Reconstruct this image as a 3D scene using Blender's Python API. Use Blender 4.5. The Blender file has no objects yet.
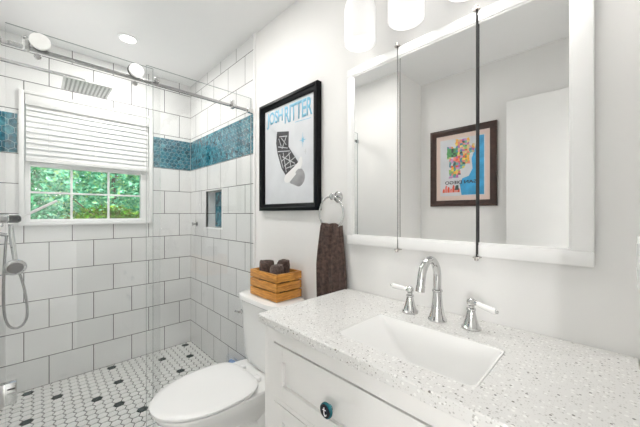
import bpy, bmesh, math, random
from mathutils import Vector, Matrix
random.seed(7)
PI = math.pi
S = bpy.context.scene
COL = S.collection

# ------------------------------------------------------------------ camera
cam_d = bpy.data.cameras.new('camera'); cam = bpy.data.objects.new('camera', cam_d); COL.objects.link(cam)
cam.location = (2.864, -1.061, 1.236)
cam.rotation_euler = (PI / 2, 0, math.radians(45.45))
cam_d.sensor_width = 36; cam_d.lens = 287.5 / 640 * 36; cam_d.clip_start = 0.01
S.camera = cam
# ------------------------------------------------------------------ exposure
S.view_settings.view_transform = 'Standard'; S.view_settings.look = 'None'
S.view_settings.gamma = 1; S.view_settings.use_curve_mapping = False
S.view_settings.exposure = -0.40
S.cycles.transparent_max_bounces = 24; S.cycles.max_bounces = 12; S.cycles.diffuse_bounces = 8
S.cycles.glossy_bounces = 6
# ------------------------------------------------------------------ sky
SKY_STRENGTH = 0.4
w = bpy.data.worlds.new('sky'); S.world = w; w.use_nodes = True
nt = w.node_tree; bg = nt.nodes['Background']
sky = nt.nodes.new('ShaderNodeTexSky'); sky.sky_type = 'NISHITA'; sky.sun_disc = False
sky.sun_elevation = math.radians(50); sky.sun_rotation = math.radians(90)
nt.links.new(sky.outputs[0], bg.inputs[0]); bg.inputs[1].default_value = SKY_STRENGTH
# ------------------------------------------------------------------ sun
sd = bpy.data.lights.new('sun', 'SUN'); sd.energy = 10.0; sd.angle = math.radians(2); sd.color = (1, .96, .88)
so = bpy.data.objects.new('sun', sd); COL.objects.link(so)
so.rotation_euler = (Vector((0.75, -0.35, 1.0))).to_track_quat('Z', 'Y').to_euler(); so.location = (3, -2, 8)
BULB_POWER = 0.5        # bulb in each shade, shining out of its open bottom, watts
SHADE_POWER = 0.42      # glass shades over the mirror (emission)
DOWN_POWER = 12.0       # recessed ceiling lamps, watts
HALL_FILL_POWER = 900.0      # each of two unseen fill lamps added in the hall, watts

# ================================================================== materials
def mat(name, col, rough=.5, metal=0., noise=0., scale=20., bump=0., emit=None, estr=0., spec=.5, coat=0.):
    m = bpy.data.materials.new(name); m.use_nodes = True
    n = m.node_tree.nodes; l = m.node_tree.links; b = n['Principled BSDF']
    b.inputs['Base Color'].default_value = (*col, 1); b.inputs['Roughness'].default_value = rough
    b.inputs['Metallic'].default_value = metal; b.inputs['Specular IOR Level'].default_value = spec
    b.inputs['Coat Weight'].default_value = coat
    if noise or bump:
        tc = n.new('ShaderNodeTexCoord'); tx = n.new('ShaderNodeTexNoise'); tx.inputs['Scale'].default_value = scale
        tx.inputs['Detail'].default_value = 4
        l.new(tc.outputs['Object'], tx.inputs['Vector'])
        if noise:
            r = n.new('ShaderNodeValToRGB')
            r.color_ramp.elements[0].position = .3; r.color_ramp.elements[1].position = .7
            r.color_ramp.elements[0].color = (*[max(0, c * (1 - noise)) for c in col], 1)
            r.color_ramp.elements[1].color = (*[min(1, c * (1 + noise)) for c in col], 1)
            l.new(tx.outputs['Fac'], r.inputs['Fac']); l.new(r.outputs[0], b.inputs['Base Color'])
        if bump:
            bm_ = n.new('ShaderNodeBump'); bm_.inputs['Strength'].default_value = bump; bm_.inputs['Distance'].default_value = .004
            l.new(tx.outputs['Fac'], bm_.inputs['Height']); l.new(bm_.outputs[0], b.inputs['Normal'])
    if emit:
        b.inputs['Emission Color'].default_value = (*emit, 1); b.inputs['Emission Strength'].default_value = estr
    return m

def glass_mat(name, tint, ior=1.45):
    m = bpy.data.materials.new(name); m.use_nodes = True
    n = m.node_tree.nodes; l = m.node_tree.links; n.remove(n['Principled BSDF'])
    t = n.new('ShaderNodeBsdfTransparent'); t.inputs[0].default_value = (*tint, 1)
    g = n.new('ShaderNodeBsdfGlossy'); g.inputs['Roughness'].default_value = 0.0; g.inputs[0].default_value = (1, 1, 1, 1)
    lw = n.new('ShaderNodeLayerWeight'); lw.inputs[0].default_value = .5
    pw = n.new('ShaderNodeMath'); pw.operation = 'POWER'; pw.inputs[1].default_value = 5; l.new(lw.outputs['Facing'], pw.inputs[0])
    f0 = ((ior - 1) / (ior + 1)) ** 2
    f = n.new('ShaderNodeMath'); f.operation = 'MULTIPLY_ADD'; f.inputs[1].default_value = 1 - f0; f.inputs[2].default_value = f0; l.new(pw.outputs[0], f.inputs[0])
    mx = n.new('ShaderNodeMixShader')
    l.new(f.outputs[0], mx.inputs[0]); l.new(t.outputs[0], mx.inputs[1]); l.new(g.outputs[0], mx.inputs[2])
    l.new(mx.outputs[0], n['Material Output'].inputs[0])
    return m

def tile_mat(name, u_axis, u_sign, u_off, v_off, col=(.80, .80, .795)):
    """glazed 8x10 wall tile, running bond, grey grout"""
    m = bpy.data.materials.new(name); m.use_nodes = True
    n = m.node_tree.nodes; l = m.node_tree.links; b = n['Principled BSDF']
    tc = n.new('ShaderNodeTexCoord'); sp = n.new('ShaderNodeSeparateXYZ'); l.new(tc.outputs['Object'], sp.inputs[0])
    def ma(op, a, v):
        q = n.new('ShaderNodeMath'); q.operation = op; l.new(a, q.inputs[0]); q.inputs[1].default_value = v; return q.outputs[0]
    u = ma('ADD', ma('MULTIPLY', sp.outputs[u_axis], u_sign), u_off + 25.55); v = ma('ADD', sp.outputs['Z'], v_off + 20 * .206)
    cb = n.new('ShaderNodeCombineXYZ'); l.new(u, cb.inputs[0]); l.new(v, cb.inputs[1])
    br = n.new('ShaderNodeTexBrick'); l.new(cb.outputs[0], br.inputs['Vector'])
    br.offset = .5; br.inputs['Scale'].default_value = 1
    br.inputs['Brick Width'].default_value = .2555; br.inputs['Row Height'].default_value = .206
    br.inputs['Mortar Size'].default_value = .0028; br.inputs['Mortar Smooth'].default_value = .3; br.inputs['Bias'].default_value = 0
    br.inputs['Color1'].default_value = (*col, 1); br.inputs['Color2'].default_value = (*[c * .97 for c in col], 1)
    br.inputs['Mortar'].default_value = (.07, .07, .068, 1)
    nz = n.new('ShaderNodeTexNoise'); nz.inputs['Scale'].default_value = 3; nz.inputs['Detail'].default_value = 5
    l.new(tc.outputs['Object'], nz.inputs['Vector'])
    mr = n.new('ShaderNodeMapRange'); mr.inputs[1].default_value = .3; mr.inputs[2].default_value = .7; mr.inputs[3].default_value = .95; mr.inputs[4].default_value = 1.03
    l.new(nz.outputs['Fac'], mr.inputs[0])
    mx = n.new('ShaderNodeMix'); mx.data_type = 'RGBA'; mx.blend_type = 'MULTIPLY'; mx.inputs[0].default_value = 1
    l.new(br.outputs['Color'], mx.inputs[6]); l.new(mr.outputs[0], mx.inputs[7]); l.new(mx.outputs[2], b.inputs['Base Color'])
    rr = n.new('ShaderNodeMapRange'); rr.inputs[3].default_value = .22; rr.inputs[4].default_value = .8
    l.new(br.outputs['Fac'], rr.inputs[0]); l.new(rr.outputs[0], b.inputs['Roughness'])
    bu = n.new('ShaderNodeBump'); bu.invert = True; bu.inputs['Strength'].default_value = .4; bu.inputs['Distance'].default_value = .002
    l.new(br.outputs['Fac'], bu.inputs['Height']); l.new(bu.outputs[0], b.inputs['Normal'])
    b.inputs['Specular IOR Level'].default_value = .4
    return m

def quartz_mat():
    m = bpy.data.materials.new('speckled_quartz'); m.use_nodes = True
    n = m.node_tree.nodes; l = m.node_tree.links; b = n['Principled BSDF']
    tc = n.new('ShaderNodeTexCoord')
    base = (.72, .715, .70)
    prev = None
    for sc, thr, colr in ((260, .20, (.62, .61, .59)), (140, .15, (.46, .45, .43)), (70, .09, (.17, .16, .15)), (110, .18, (.84, .84, .82))):
        v = n.new('ShaderNodeTexVoronoi'); v.inputs['Scale'].default_value = sc; v.inputs['Randomness'].default_value = 1
        mp = n.new('ShaderNodeMapping'); mp.inputs[1].default_value = (sc * .13, sc * .07, 0)
        l.new(tc.outputs['Object'], mp.inputs[0]); l.new(mp.outputs[0], v.inputs['Vector'])
        # only a share of the cells hold a fleck
        sp = n.new('ShaderNodeSeparateColor'); l.new(v.outputs['Color'], sp.inputs[0])
        c1 = n.new('ShaderNodeMath'); c1.operation = 'LESS_THAN'; c1.inputs[1].default_value = .35; l.new(sp.outputs[0], c1.inputs[0])
        c2 = n.new('ShaderNodeMath'); c2.operation = 'LESS_THAN'; c2.inputs[1].default_value = thr * 2; l.new(v.outputs['Distance'], c2.inputs[0])
        mu = n.new('ShaderNodeMath'); mu.operation = 'MULTIPLY'; l.new(c1.outputs[0], mu.inputs[0]); l.new(c2.outputs[0], mu.inputs[1])
        mx = n.new('ShaderNodeMix'); mx.data_type = 'RGBA'
        if prev is None: mx.inputs[6].default_value = (*base, 1)
        else: l.new(prev, mx.inputs[6])
        mx.inputs[7].default_value = (*colr, 1); l.new(mu.outputs[0], mx.inputs[0]); prev = mx.outputs[2]
    l.new(prev, b.inputs['Base Color']); b.inputs['Roughness'].default_value = .28
    return m

def wood_mat():
    m = bpy.data.materials.new('honey_wood'); m.use_nodes = True
    n = m.node_tree.nodes; l = m.node_tree.links; b = n['Principled BSDF']
    tc = n.new('ShaderNodeTexCoord'); mp = n.new('ShaderNodeMapping'); mp.inputs[3].default_value = (4, 4, 40)
    tx = n.new('ShaderNodeTexNoise'); tx.inputs['Scale'].default_value = 3; tx.inputs['Detail'].default_value = 6; tx.inputs['Distortion'].default_value = 1.2
    r = n.new('ShaderNodeValToRGB'); e = r.color_ramp.elements
    e[0].position = .3; e[0].color = (.36, .125, .02, 1); e[1].position = .68; e[1].color = (.78, .38, .075, 1)
    l.new(tc.outputs['Object'], mp.inputs[0]); l.new(mp.outputs[0], tx.inputs['Vector']); l.new(tx.outputs['Fac'], r.inputs[0]); l.new(r.outputs[0], b.inputs['Base Color'])
    b.inputs['Roughness'].default_value = .42
    return m

def leaf_mat(name, stops):
    m = bpy.data.materials.new(name); m.use_nodes = True
    n = m.node_tree.nodes; l = m.node_tree.links; b = n['Principled BSDF']
    tc = n.new('ShaderNodeTexCoord'); tx = n.new('ShaderNodeTexNoise'); tx.inputs['Scale'].default_value = 11; tx.inputs['Detail'].default_value = 6
    r = n.new('ShaderNodeValToRGB'); cr = r.color_ramp
    while len(cr.elements) < len(stops): cr.elements.new(.5)
    for e, (p, c) in zip(cr.elements, stops): e.position = p; e.color = (*c, 1)
    l.new(tc.outputs['Object'], tx.inputs['Vector']); l.new(tx.outputs['Fac'], r.inputs[0]); l.new(r.outputs[0], b.inputs['Base Color'])
    b.inputs['Roughness'].default_value = .9; b.inputs['Specular IOR Level'].default_value = .08
    tr = n.new('ShaderNodeBsdfTranslucent'); l.new(r.outputs[0], tr.inputs[0])
    mx = n.new('ShaderNodeMixShader'); mx.inputs[0].default_value = .35
    l.new(b.outputs[0], mx.inputs[1]); l.new(tr.outputs[0], mx.inputs[2]); l.new(mx.outputs[0], n['Material Output'].inputs[0])
    return m

def mosaic_mat(name, a, c):
    m = mat(name, a, .12, coat=.3)
    n = m.node_tree.nodes; l = m.node_tree.links; b = n['Principled BSDF']
    tc = n.new('ShaderNodeTexCoord'); tx = n.new('ShaderNodeTexNoise'); tx.inputs['Scale'].default_value = 38; tx.inputs['Detail'].default_value = 6
    r = n.new('ShaderNodeValToRGB'); e = r.color_ramp.elements
    e[0].position = .38; e[0].color = (*a, 1); e[1].position = .66; e[1].color = (*c, 1)
    l.new(tc.outputs['Object'], tx.inputs['Vector']); l.new(tx.outputs['Fac'], r.inputs[0]); l.new(r.outputs[0], b.inputs['Base Color'])
    return m

M = dict(
    paint=mat('wall_paint', (.84, .836, .825), .6, noise=.012, scale=4),
    ceil=mat('ceiling_paint', (.87, .87, .868), .75, noise=.01, scale=3),
    white=mat('white_trim_paint', (.86, .86, .855), .35, noise=.01, scale=8),
    cab=mat('cabinet_paint', (.80, .79, .775), .38, noise=.012, scale=6),
    dark=mat('shadow_gap', (.05, .05, .05), .8),
    porc=mat('porcelain', (.88, .88, .87), .09, noise=.008, scale=3, coat=.4),
    seat=mat('seat_plastic', (.87, .87, .865), .18, noise=.008, scale=3),
    chrome=mat('polished_chrome', (.62, .62, .62), .07, 1.0, noise=.03, scale=12),
    nickel=mat('brushed_nickel', (.56, .53, .50), .25, 1.0, noise=.05, scale=60),
    satin=mat('satin_chrome', (.92, .92, .91), .38, .6, noise=.02, scale=40),
    steel=mat('dark_chrome', (.42, .42, .42), .18, 1.0, noise=.05, scale=40),
    black=mat('black_lacquer', (.003, .0035, .005), .30, noise=.1, scale=30, spec=.15),
    spray=mat('dark_spray_face', (.10, .095, .09), .35, .3, noise=.2, scale=80),
    rubber=mat('black_rubber', (.02, .02, .02), .6, noise=.1, scale=30),
    espresso=mat('espresso_wood', (.045, .02, .014), .35, noise=.35, scale=25),
    matboard=mat('pale_matboard', (.74, .60, .54), .8, noise=.02, scale=50),
    paper=mat('poster_paper', (.66, .68, .71), .5, noise=.07, scale=7),
    whitepaper=mat('white_paper', (.82, .82, .82), .5, noise=.02, scale=9),
    skyblue=mat('sky_blue_ink', (.22, .52, .70), .5, noise=.12, scale=25),
    ink=mat('charcoal_ink', (.045, .045, .05), .5, noise=.3, scale=60),
    greyink=mat('grey_ink', (.30, .30, .31), .5, noise=.35, scale=12),
    lightink=mat('pale_grey_ink', (.60, .61, .63), .5, noise=.12, scale=30),
    towel=mat('brown_terry', (.085, .055, .046), .95, noise=.5, scale=70, bump=1.0),
    towel2=mat('grey_brown_terry', (.10, .072, .064), .95, noise=.35, scale=120, bump=.9),
    wood=wood_mat(), quartz=quartz_mat(),
    grout=mat('floor_grout', (.085, .085, .08), .9, noise=.1, scale=40),
    hexw=mat('white_hex_tile', (.80, .80, .785), .25, noise=.03, scale=14),
    hexd=mat('dark_green_hex_tile', (.012, .036, .036), .25, noise=.3, scale=30),
    bgrout=mat('pale_mosaic_grout', (.46, .58, .60), .8, noise=.05, scale=40),
    t1=mosaic_mat('teal_glass_tile', (.008, .085, .125), (.045, .25, .33)),
    t2=mosaic_mat('deep_teal_glass_tile', (.006, .055, .085), (.025, .17, .235)),
    t3=mosaic_mat('light_teal_glass_tile', (.015, .13, .18), (.12, .38, .45)),
    blind=mat('white_slat', (.82, .82, .815), .4, noise=.01, scale=9),
    glass=glass_mat('clear_glass', (.985, .99, .988)),
    wglass=glass_mat('window_glass', (.96, .97, .96)),
    edge=mat('glass_edge', (.34, .38, .375), .2, noise=.05, scale=30),
    vinyl=glass_mat('clear_vinyl', (.955, .96, .96)),
    mirror=mat('mirror_silver', (.87, .87, .865), 0.0, 1.0),
    shade=mat('lit_white_glass', (.9, .9, .9), .3, emit=(1, .985, .965), estr=SHADE_POWER),
    lamp=mat('lit_lens', (.9, .9, .9), .4, emit=(1, .98, .95), estr=9),
    navy=mat('navy_enamel', (.006, .010, .028), .12, noise=.2, scale=40),
    tealglass=mat('teal_glass_knob', (.01, .13, .16), .08, noise=.3, scale=60),
    blueplastic=glass_mat('clear_plastic', (.93, .94, .96)),
    blue=mat('blue_liquid', (.22, .38, .68), .2, noise=.25, scale=25),
    plate=mat('white_plastic', (.85, .85, .84), .3, noise=.01, scale=20),
    bark=mat('bark', (.10, .06, .035), .9, noise=.4, scale=20),
    lawn=mat('lawn', (.10, .20, .04), .9, noise=.4, scale=12),
    hallfloor=mat('pale_hall_floor', (.62, .61, .59), .4, noise=.15, scale=6),
)

# ================================================================== mesh helpers
class MB:
    def __init__(s): s.bm = bmesh.new()
    def _mi(s, faces, mi):
        for f in faces: f.material_index = mi
    def box(s, lo, hi, bev=0., seg=2, mi=0, rot=None):
        lo = Vector(lo); hi = Vector(hi); c = (lo + hi) / 2; d = hi - lo
        b2 = bmesh.new(); bmesh.ops.create_cube(b2, size=1)
        for v in b2.verts: v.co = Vector((v.co.x * d.x, v.co.y * d.y, v.co.z * d.z))
        if bev > 0: bmesh.ops.bevel(b2, geom=b2.edges[:], offset=bev, segments=seg, profile=.5, affect='EDGES')
        s.join(b2, Matrix.Translation(c) @ (rot.to_4x4() if rot else Matrix.Identity(4)), mi)
        return s
    def join(s, b2, mx, mi=0):
        mp = {}
        for v in b2.verts: mp[v] = s.bm.verts.new(mx @ v.co)
        for f in b2.faces:
            try:
                g = s.bm.faces.new([mp[v] for v in f.verts]); g.material_index = mi; g.smooth = f.smooth
            except ValueError: pass
        b2.free()
    def loft(s, rings, cap0=True, cap1=True, mi=0, smooth=True):
        rs = [[s.bm.verts.new(p) for p in r] for r in rings]
        n = len(rs[0])
        for a, b in zip(rs[:-1], rs[1:]):
            for i in range(n):
                f = s.bm.faces.new((a[i], a[(i + 1) % n], b[(i + 1) % n], b[i])); f.smooth = smooth; f.material_index = mi
        if cap0: f = s.bm.faces.new(rs[0][::-1]); f.material_index = mi
        if cap1: f = s.bm.faces.new(rs[-1]); f.material_index = mi
        return s
    def lathe(s, prof, org, axis=(0, 0, 1), n=32, mi=0):
        """prof: (radius, distance along axis)"""
        ax = Vector(axis).normalized(); o = Vector(org)
        e = Vector((1, 0, 0)) if abs(ax.x) < .9 else Vector((0, 1, 0)); a = ax.cross(e).normalized(); b = ax.cross(a)
        rings = [[o + ax * h + (a * math.cos(2 * PI * i / n) + b * math.sin(2 * PI * i / n)) * max(r, 1e-4) for i in range(n)] for r, h in prof]
        return s.loft(rings, mi=mi)
    def tube(s, pts, rad, n=12, mi=0):
        pts = [Vector(p) for p in pts]; rings = []
        rr = rad if isinstance(rad, (list, tuple)) else [rad] * len(pts)
        t0 = (pts[1] - pts[0]).normalized(); e = Vector((0, 0, 1)) if abs(t0.z) < .9 else Vector((1, 0, 0)); a = t0.cross(e).normalized()
        for i, p in enumerate(pts):
            t = (pts[min(i + 1, len(pts) - 1)] - pts[max(i - 1, 0)]).normalized()
            a = (a - t * a.dot(t)).normalized(); b = t.cross(a)
            rings.append([p + (a * math.cos(2 * PI * k / n) + b * math.sin(2 * PI * k / n)) * rr[i] for k in range(n)])
        return s.loft(rings, mi=mi)
    def ball(s, c, r, sc=(1, 1, 1), mi=0, u=20, v=12):
        b2 = bmesh.new(); bmesh.ops.create_uvsphere(b2, u_segments=u, v_segments=v, radius=r)
        for f in b2.faces: f.smooth = True
        s.join(b2, Matrix.Translation(Vector(c)) @ Matrix.Diagonal((*sc, 1)), mi); return s
    def prism(s, poly, ax, lo, hi, mi=0):
        """poly of 2D points in the plane of the other two axes, extruded along ax (0,1,2)"""
        def P(p, h):
            q = list(p); q.insert(ax, h); return q
        a = [s.bm.verts.new(P(p, lo)) for p in poly]; b = [s.bm.verts.new(P(p, hi)) for p in poly]; n = len(poly)
        fs = [s.bm.faces.new(a[::-1]), s.bm.faces.new(b)]
        for i in range(n): fs.append(s.bm.faces.new((a[i], a[(i + 1) % n], b[(i + 1) % n], b[i])))
        s._mi(fs, mi); return s
    def build(s, name, mats, parent=None, smooth=None, org=None):
        bmesh.ops.recalc_face_normals(s.bm, faces=s.bm.faces[:])
        me = bpy.data.meshes.new(name)
        o = bpy.data.objects.new(name, me)
        off = Vector((0, 0, 0))
        if parent is not None:
            off = world_loc(parent); o.parent = parent
        elif org is not None:
            off = Vector(org); o.location = off
        if org is not None and parent is not None:
            o.location = Vector(org) - off; off = Vector(org)
        if off.length: bmesh.ops.translate(s.bm, verts=s.bm.verts[:], vec=-off)
        if smooth is True:
            for f in s.bm.faces: f.smooth = True
        s.bm.to_mesh(me); s.bm.free()
        for m in (mats if isinstance(mats, (list, tuple)) else [mats]): me.materials.append(m)
        me.set_sharp_from_angle(angle=math.radians(38))
        COL.objects.link(o)
        return o

def world_loc(o):
    v = Vector(o.location)
    while o.parent: o = o.parent; v += Vector(o.location)
    return v
def thing(name, label, cat, loc, group=None):
    o = bpy.data.objects.new(name, None); COL.objects.link(o); o.location = loc
    o.empty_display_size = .05
    return tag(o, label, cat, group)
def tag(o, label, cat, group=None):
    o['label'] = label; o['category'] = cat
    if group: o['group'] = group
    return o
def struct(o): o['kind'] = 'structure'; return o
def part_label(o, t): o['label'] = t; return o

def clip(poly, x0, x1, y0, y1):
    for ax, v, sg in ((0, x0, 1), (0, x1, -1), (1, y0, 1), (1, y1, -1)):
        out = []
        for i in range(len(poly)):
            p, q = poly[i - 1], poly[i]; dp = (p[ax] - v) * sg; dq = (q[ax] - v) * sg
            if dp >= 0: out.append(p)
            if dp * dq < 0:
                t = dp / (dp - dq); out.append((p[0] + (q[0] - p[0]) * t, p[1] + (q[1] - p[1]) * t))
        # keep order p->q : rebuild properly
        poly = out
        if len(poly) < 3: return None
    return poly
def area(p): return abs(sum(p[i - 1][0] * p[i][1] - p[i][0] * p[i - 1][1] for i in range(len(p)))) / 2

def text_mesh(txt, name, x0, x1, z0, z1, y, facing, m, parent, thick=.0006, space=1.0):
    cu = bpy.data.curves.new(name, 'FONT'); cu.body = txt; cu.size = 1; cu.extrude = 0; cu.offset = .018; cu.space_character = space
    ob = bpy.data.objects.new(name, cu); COL.objects.link(ob)
    dg = bpy.context.evaluated_depsgraph_get(); dg.update()
    me = bpy.data.meshes.new_from_object(ob.evaluated_get(dg))
    bpy.data.objects.remove(ob)
    xs = [v.co.x for v in me.vertices]; ys = [v.co.y for v in me.vertices]
    off = world_loc(parent)
    for v in me.vertices:
        u = (v.co.x - min(xs)) / (max(xs) - min(xs)); t = (v.co.y - min(ys)) / (max(ys) - min(ys))
        x = x0 + u * (x1 - x0) if facing < 0 else x1 - u * (x1 - x0)
        v.co = Vector((x, y, z0 + t * (z1 - z0))) - off
    bm = bmesh.new(); bm.from_mesh(me)
    r = bmesh.ops.extrude_face_region(bm, geom=bm.faces[:])
    bmesh.ops.translate(bm, verts=[e for e in r['geom'] if isinstance(e, bmesh.types.BMVert)], vec=(0, thick * (-1 if facing < 0 else 1), 0))
    bmesh.ops.recalc_face_normals(bm, faces=bm.faces[:]); bm.to_mesh(me); bm.free()
    me.materials.clear(); me.materials.append(m)
    for p in me.polygons: p.material_index = 0
    me.name = name
    o = bpy.data.objects.new(name, me); COL.objects.link(o); o.parent = parent
    return o

# ================================================================== setting
CEIL = 2.465; XR = 2.912; YO = -1.60; XT = 1.141
tile_w = tile_mat('white_tile_window_wall', 'Y', -1, -.232 + .1278, 0)
tile_r = tile_mat('white_tile_side_wall', 'X', 1, .1278, 0)
tile_w2 = tile_mat('white_tile_window_wall_top', 'Y', -1, -.232 + .1278, -2.158 + 2 * .206 * 5)
tile_r2 = tile_mat('white_tile_side_wall_top', 'X', 1, .1278, -2.158 + 2 * .206 * 5)
BZ0, BZ1 = 1.652, 1.922
WY0, WY1, WZ0, WZ1 = -1.140, -.340, 1.160, 2.082

# floor : hexagon mosaic
FF = .0545; R_ = FF / math.sqrt(3); CS = 1.5 * R_
dark_pts = [(.052, -.652), (.319, -.606), (.462, -.75), (.62, -.654), (.041, -1.131), (.23, -.939), (.054, -.08), (.30, -.125), (.208, -.304),
            (.465, -.273), (.798, -.57), (.75, -.30), (.95, -.80), (.72, -.95), (.45, -1.12), (1.35, -.95), (1.62, -1.05), (1.9, -.8), (2.1, -1.15), (2.4, -.9), (2.65, -1.2), (1.8, -1.4), (2.3, -1.45), (1.25, -.2), (1.78, -.25)]
b = MB(); b.box((-.15, YO - .1, -.06), (XR + .1, .12, -.003))
cells = []
for j in range(-36, 4):
    cy = j * CS - .02
    for i in range(-2, 58):
        cx = i * FF + (FF / 2 if j % 2 else 0) + .02
        cells.append((cx, cy))
dk = set(min(range(len(cells)), key=lambda k: (cells[k][0] - p[0]) ** 2 + (cells[k][1] - p[1]) ** 2) for p in dark_pts)
for k, (cx, cy) in enumerate(cells):
    rr = R_ - .0036
    pl = clip([(cx + rr * math.sin(a * PI / 3), cy + rr * math.cos(a * PI / 3)) for a in range(6)], 0, XR + .09, YO, 0)
    if not pl or area(pl) < 2e-5: continue
    vs = [b.bm.verts.new((p[0], p[1], 0)) for p in pl]; vb = [b.bm.verts.new((p[0], p[1], -.0035)) for p in pl]
    mi = 2 if k in dk else 1
    fs = [b.bm.faces.new(vs)] + [b.bm.faces.new((vs[i - 1], vs[i], vb[i], vb[i - 1])) for i in range(len(vs))]
    for f in fs: f.material_index = mi
struct(b.build('floor', [M['grout'], M['hexw'], M['hexd']]))

struct(MB().box((-.16, YO - .1, CEIL), (XR + .1, .16, CEIL + .12)).build('ceiling', M['ceil']))

# window wall (tile), x = 0 face
b = MB(); T = -.16; YL = -1.29
b.box((T, YL - .1, -.06), (0, WY0, BZ0)); b.box((T, WY1, -.06), (0, .12, BZ0)); b.box((T, WY0, -.06), (0, WY1, WZ0))
b.box((T, YL - .1, BZ0), (-.004, WY0, BZ1)); b.box((T, WY1, BZ0), (-.004, .12, BZ1))
b.box((T, YL - .1, BZ1), (0, WY0, CEIL), mi=1); b.box((T, WY1, BZ1), (0, .12, CEIL), mi=1); b.box((T, WY0, WZ1), (0, WY1, CEIL), mi=1)
struct(b.build('wall_window', [tile_w, tile_w2]))
# shower side wall (tile), y = 0 face, with a niche
NX0, NX1, NZ0, NZ1, ND = .358, .660, 1.118, 1.428, .09
b = MB(); D = .16
b.box((0, 0, -.06), (NX0, D, BZ0)); b.box((NX1, 0, -.06), (XT, D, BZ0)); b.box((NX0, 0, -.06), (NX1, D, NZ0)); b.box((NX0, 0, NZ1), (NX1, D, BZ0))
b.box((NX0, ND, NZ0), (NX1, D, NZ1))
b.box((0, .004, BZ0), (XT, D, BZ1)); b.box((0, 0, BZ1), (XT, D, CEIL), mi=1)
struct(b.build('wall_shower_side', [tile_r, tile_r2]))
# painted wall carrying the mirror
struct(MB().box((XT, .006, -.06), (XR + .1, D, CEIL)).build('wall_mirror', M['paint']))
# left shower wall and wing wall
struct(MB().box((0, YL - .1, -.06), (.985, YL, CEIL)).build('wall_shower_left', tile_r))
struct(MB().box((.98, YO, -.06), (1.575, -1.192, CEIL)).build('wall_wing', M['paint']))
struct(MB().box((1.052, YO - .1, -.06), (XR + .1, YO, CEIL)).build('wall_opposite', M['paint']))
b = MB(); DY0, DY1, DZ = -1.50, -.80, 2.09
b.box((XR, DY1, -.06), (XR + .09, .006, CEIL)); b.box((XR, YO, -.06), (XR + .09, DY0, CEIL)); b.box((XR, DY0, DZ), (XR + .09, DY1, CEIL))
struct(b.build('wall_doorway', M['paint']))
# hall behind the doorway
b = MB(); b.box((XR + .09, -2.6, -.06), (4.6, .6, -.001)); struct(b.build('floor_hall', M['hallfloor']))
b = MB(); b.box((XR + .09, -2.6, CEIL), (4.6, .6, CEIL + .12)); struct(b.build('ceiling_hall', M['ceil']))
b = MB(); b.box((4.6, -2.6, -.06), (4.7, .6, CEIL)); struct(b.build('wall_hall_back', M['paint']))
b = MB(); b.box((XR + .09, .6, -.06), (4.7, .7, CEIL)); struct(b.build('wall_hall_right', M['paint']))
b = MB(); b.box((XR + .09, -2.7, -.06), (4.7, -2.6, CEIL)); struct(b.build('wall_hall_left', M['paint']))
# doorway casing, door leaf folded against the opposite wall
b = MB()
b.box((XR - .014, DY1, 0), (XR - .001, DY1 + .06, DZ + .06), .003)
b.box((XR - .014, DY0 - .06, 0), (XR - .001, DY0, DZ + .06), .003); b.box((XR - .014, DY0, DZ), (XR - .001, DY1, DZ + .06), .003)
struct(b.build('trim_1', M['white']))
dr = struct(MB().box((2.30, -1.545, .012), (XR - .02, -1.51, 2.085), .002).build('door_1', M['white']))
kb = MB(); kb.lathe([(.026, 0), (.026, .006), (.010, .010), (.010, .03), (.026, .042), (.028, .052), (.02, .062), (0, .065)], (2.36, -1.51, .93), (0, 1, 0), 20)
kb.build('door_knob', M['nickel'], dr)
# tile edge trim and baseboard
struct(MB().box((XT - .001, -.006, 0), (XT + .013, .012, CEIL), .003).build('trim_2', M['white']))
struct(MB().box((XT + .014, -.008, 0), (1.968, .0055, .10), .003).build('baseboard_back', M['white']))
# shower curb under the glass
struct(MB().box((1.08, -1.191, .0005), (1.19, -.0005, .085), .004).build('trim_3', M['white']))

# mosaic band
def hexband(name, u0, u1, v0, v1, place, r=.034, skip=None):
    b = MB(); ff = r * math.sqrt(3); cs = 1.5 * r
    def quadbox(poly, d0, d1, mi):
        a = [b.bm.verts.new(place(p[0], p[1], d0)) for p in poly]; c = [b.bm.verts.new(place(p[0], p[1], d1)) for p in poly]
        fs = [b.bm.faces.new(c)] + [b.bm.faces.new((a[i - 1], a[i], c[i], c[i - 1])) for i in range(len(poly))]
        for f in fs: f.material_index = mi
    quadbox([(u0, v0), (u1, v0), (u1, v1), (u0, v1)], -.0035, .0, 0)
    ni = int((u1 - u0) / ff) + 3; nj = int((v1 - v0) / cs) + 3
    for j in range(-1, nj):
        for i in range(-1, ni):
            cu = u0 + i * ff + (ff / 2 if j % 2 else 0); cv = v0 + j * cs
            rr = r - .0016
            pl = clip([(cu + rr * math.sin(a * PI / 3), cv + rr * math.cos(a * PI / 3)) for a in range(6)], u0 + .001, u1 - .001, v0 + .001, v1 - .001)
            if not pl or area(pl) < 2e-5: continue
            quadbox(pl, .0, .0025, random.choice((1, 1, 2, 3)))
    return struct(b.build(name, [M['bgrout'], M['t1'], M['t2'], M['t3']]))
hexband('trim_4', 0.004, XT - .003, BZ0, BZ1, lambda u, v, d: (u, -d, v), r=.022)
hexband('trim_5', -.322, -.004, BZ0, BZ1, lambda u, v, d: (d, u, v), r=.022)
hexband('trim_6', YL + .002, -1.157, BZ0, BZ1, lambda u, v, d: (d, u, v), r=.034)
hexband('trim_7', NX0 + .001, NX1 - .001, NZ0 + .001, NZ1 - .001, lambda u, v, d: (u, ND - .005 - d, v), r=.022)
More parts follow.
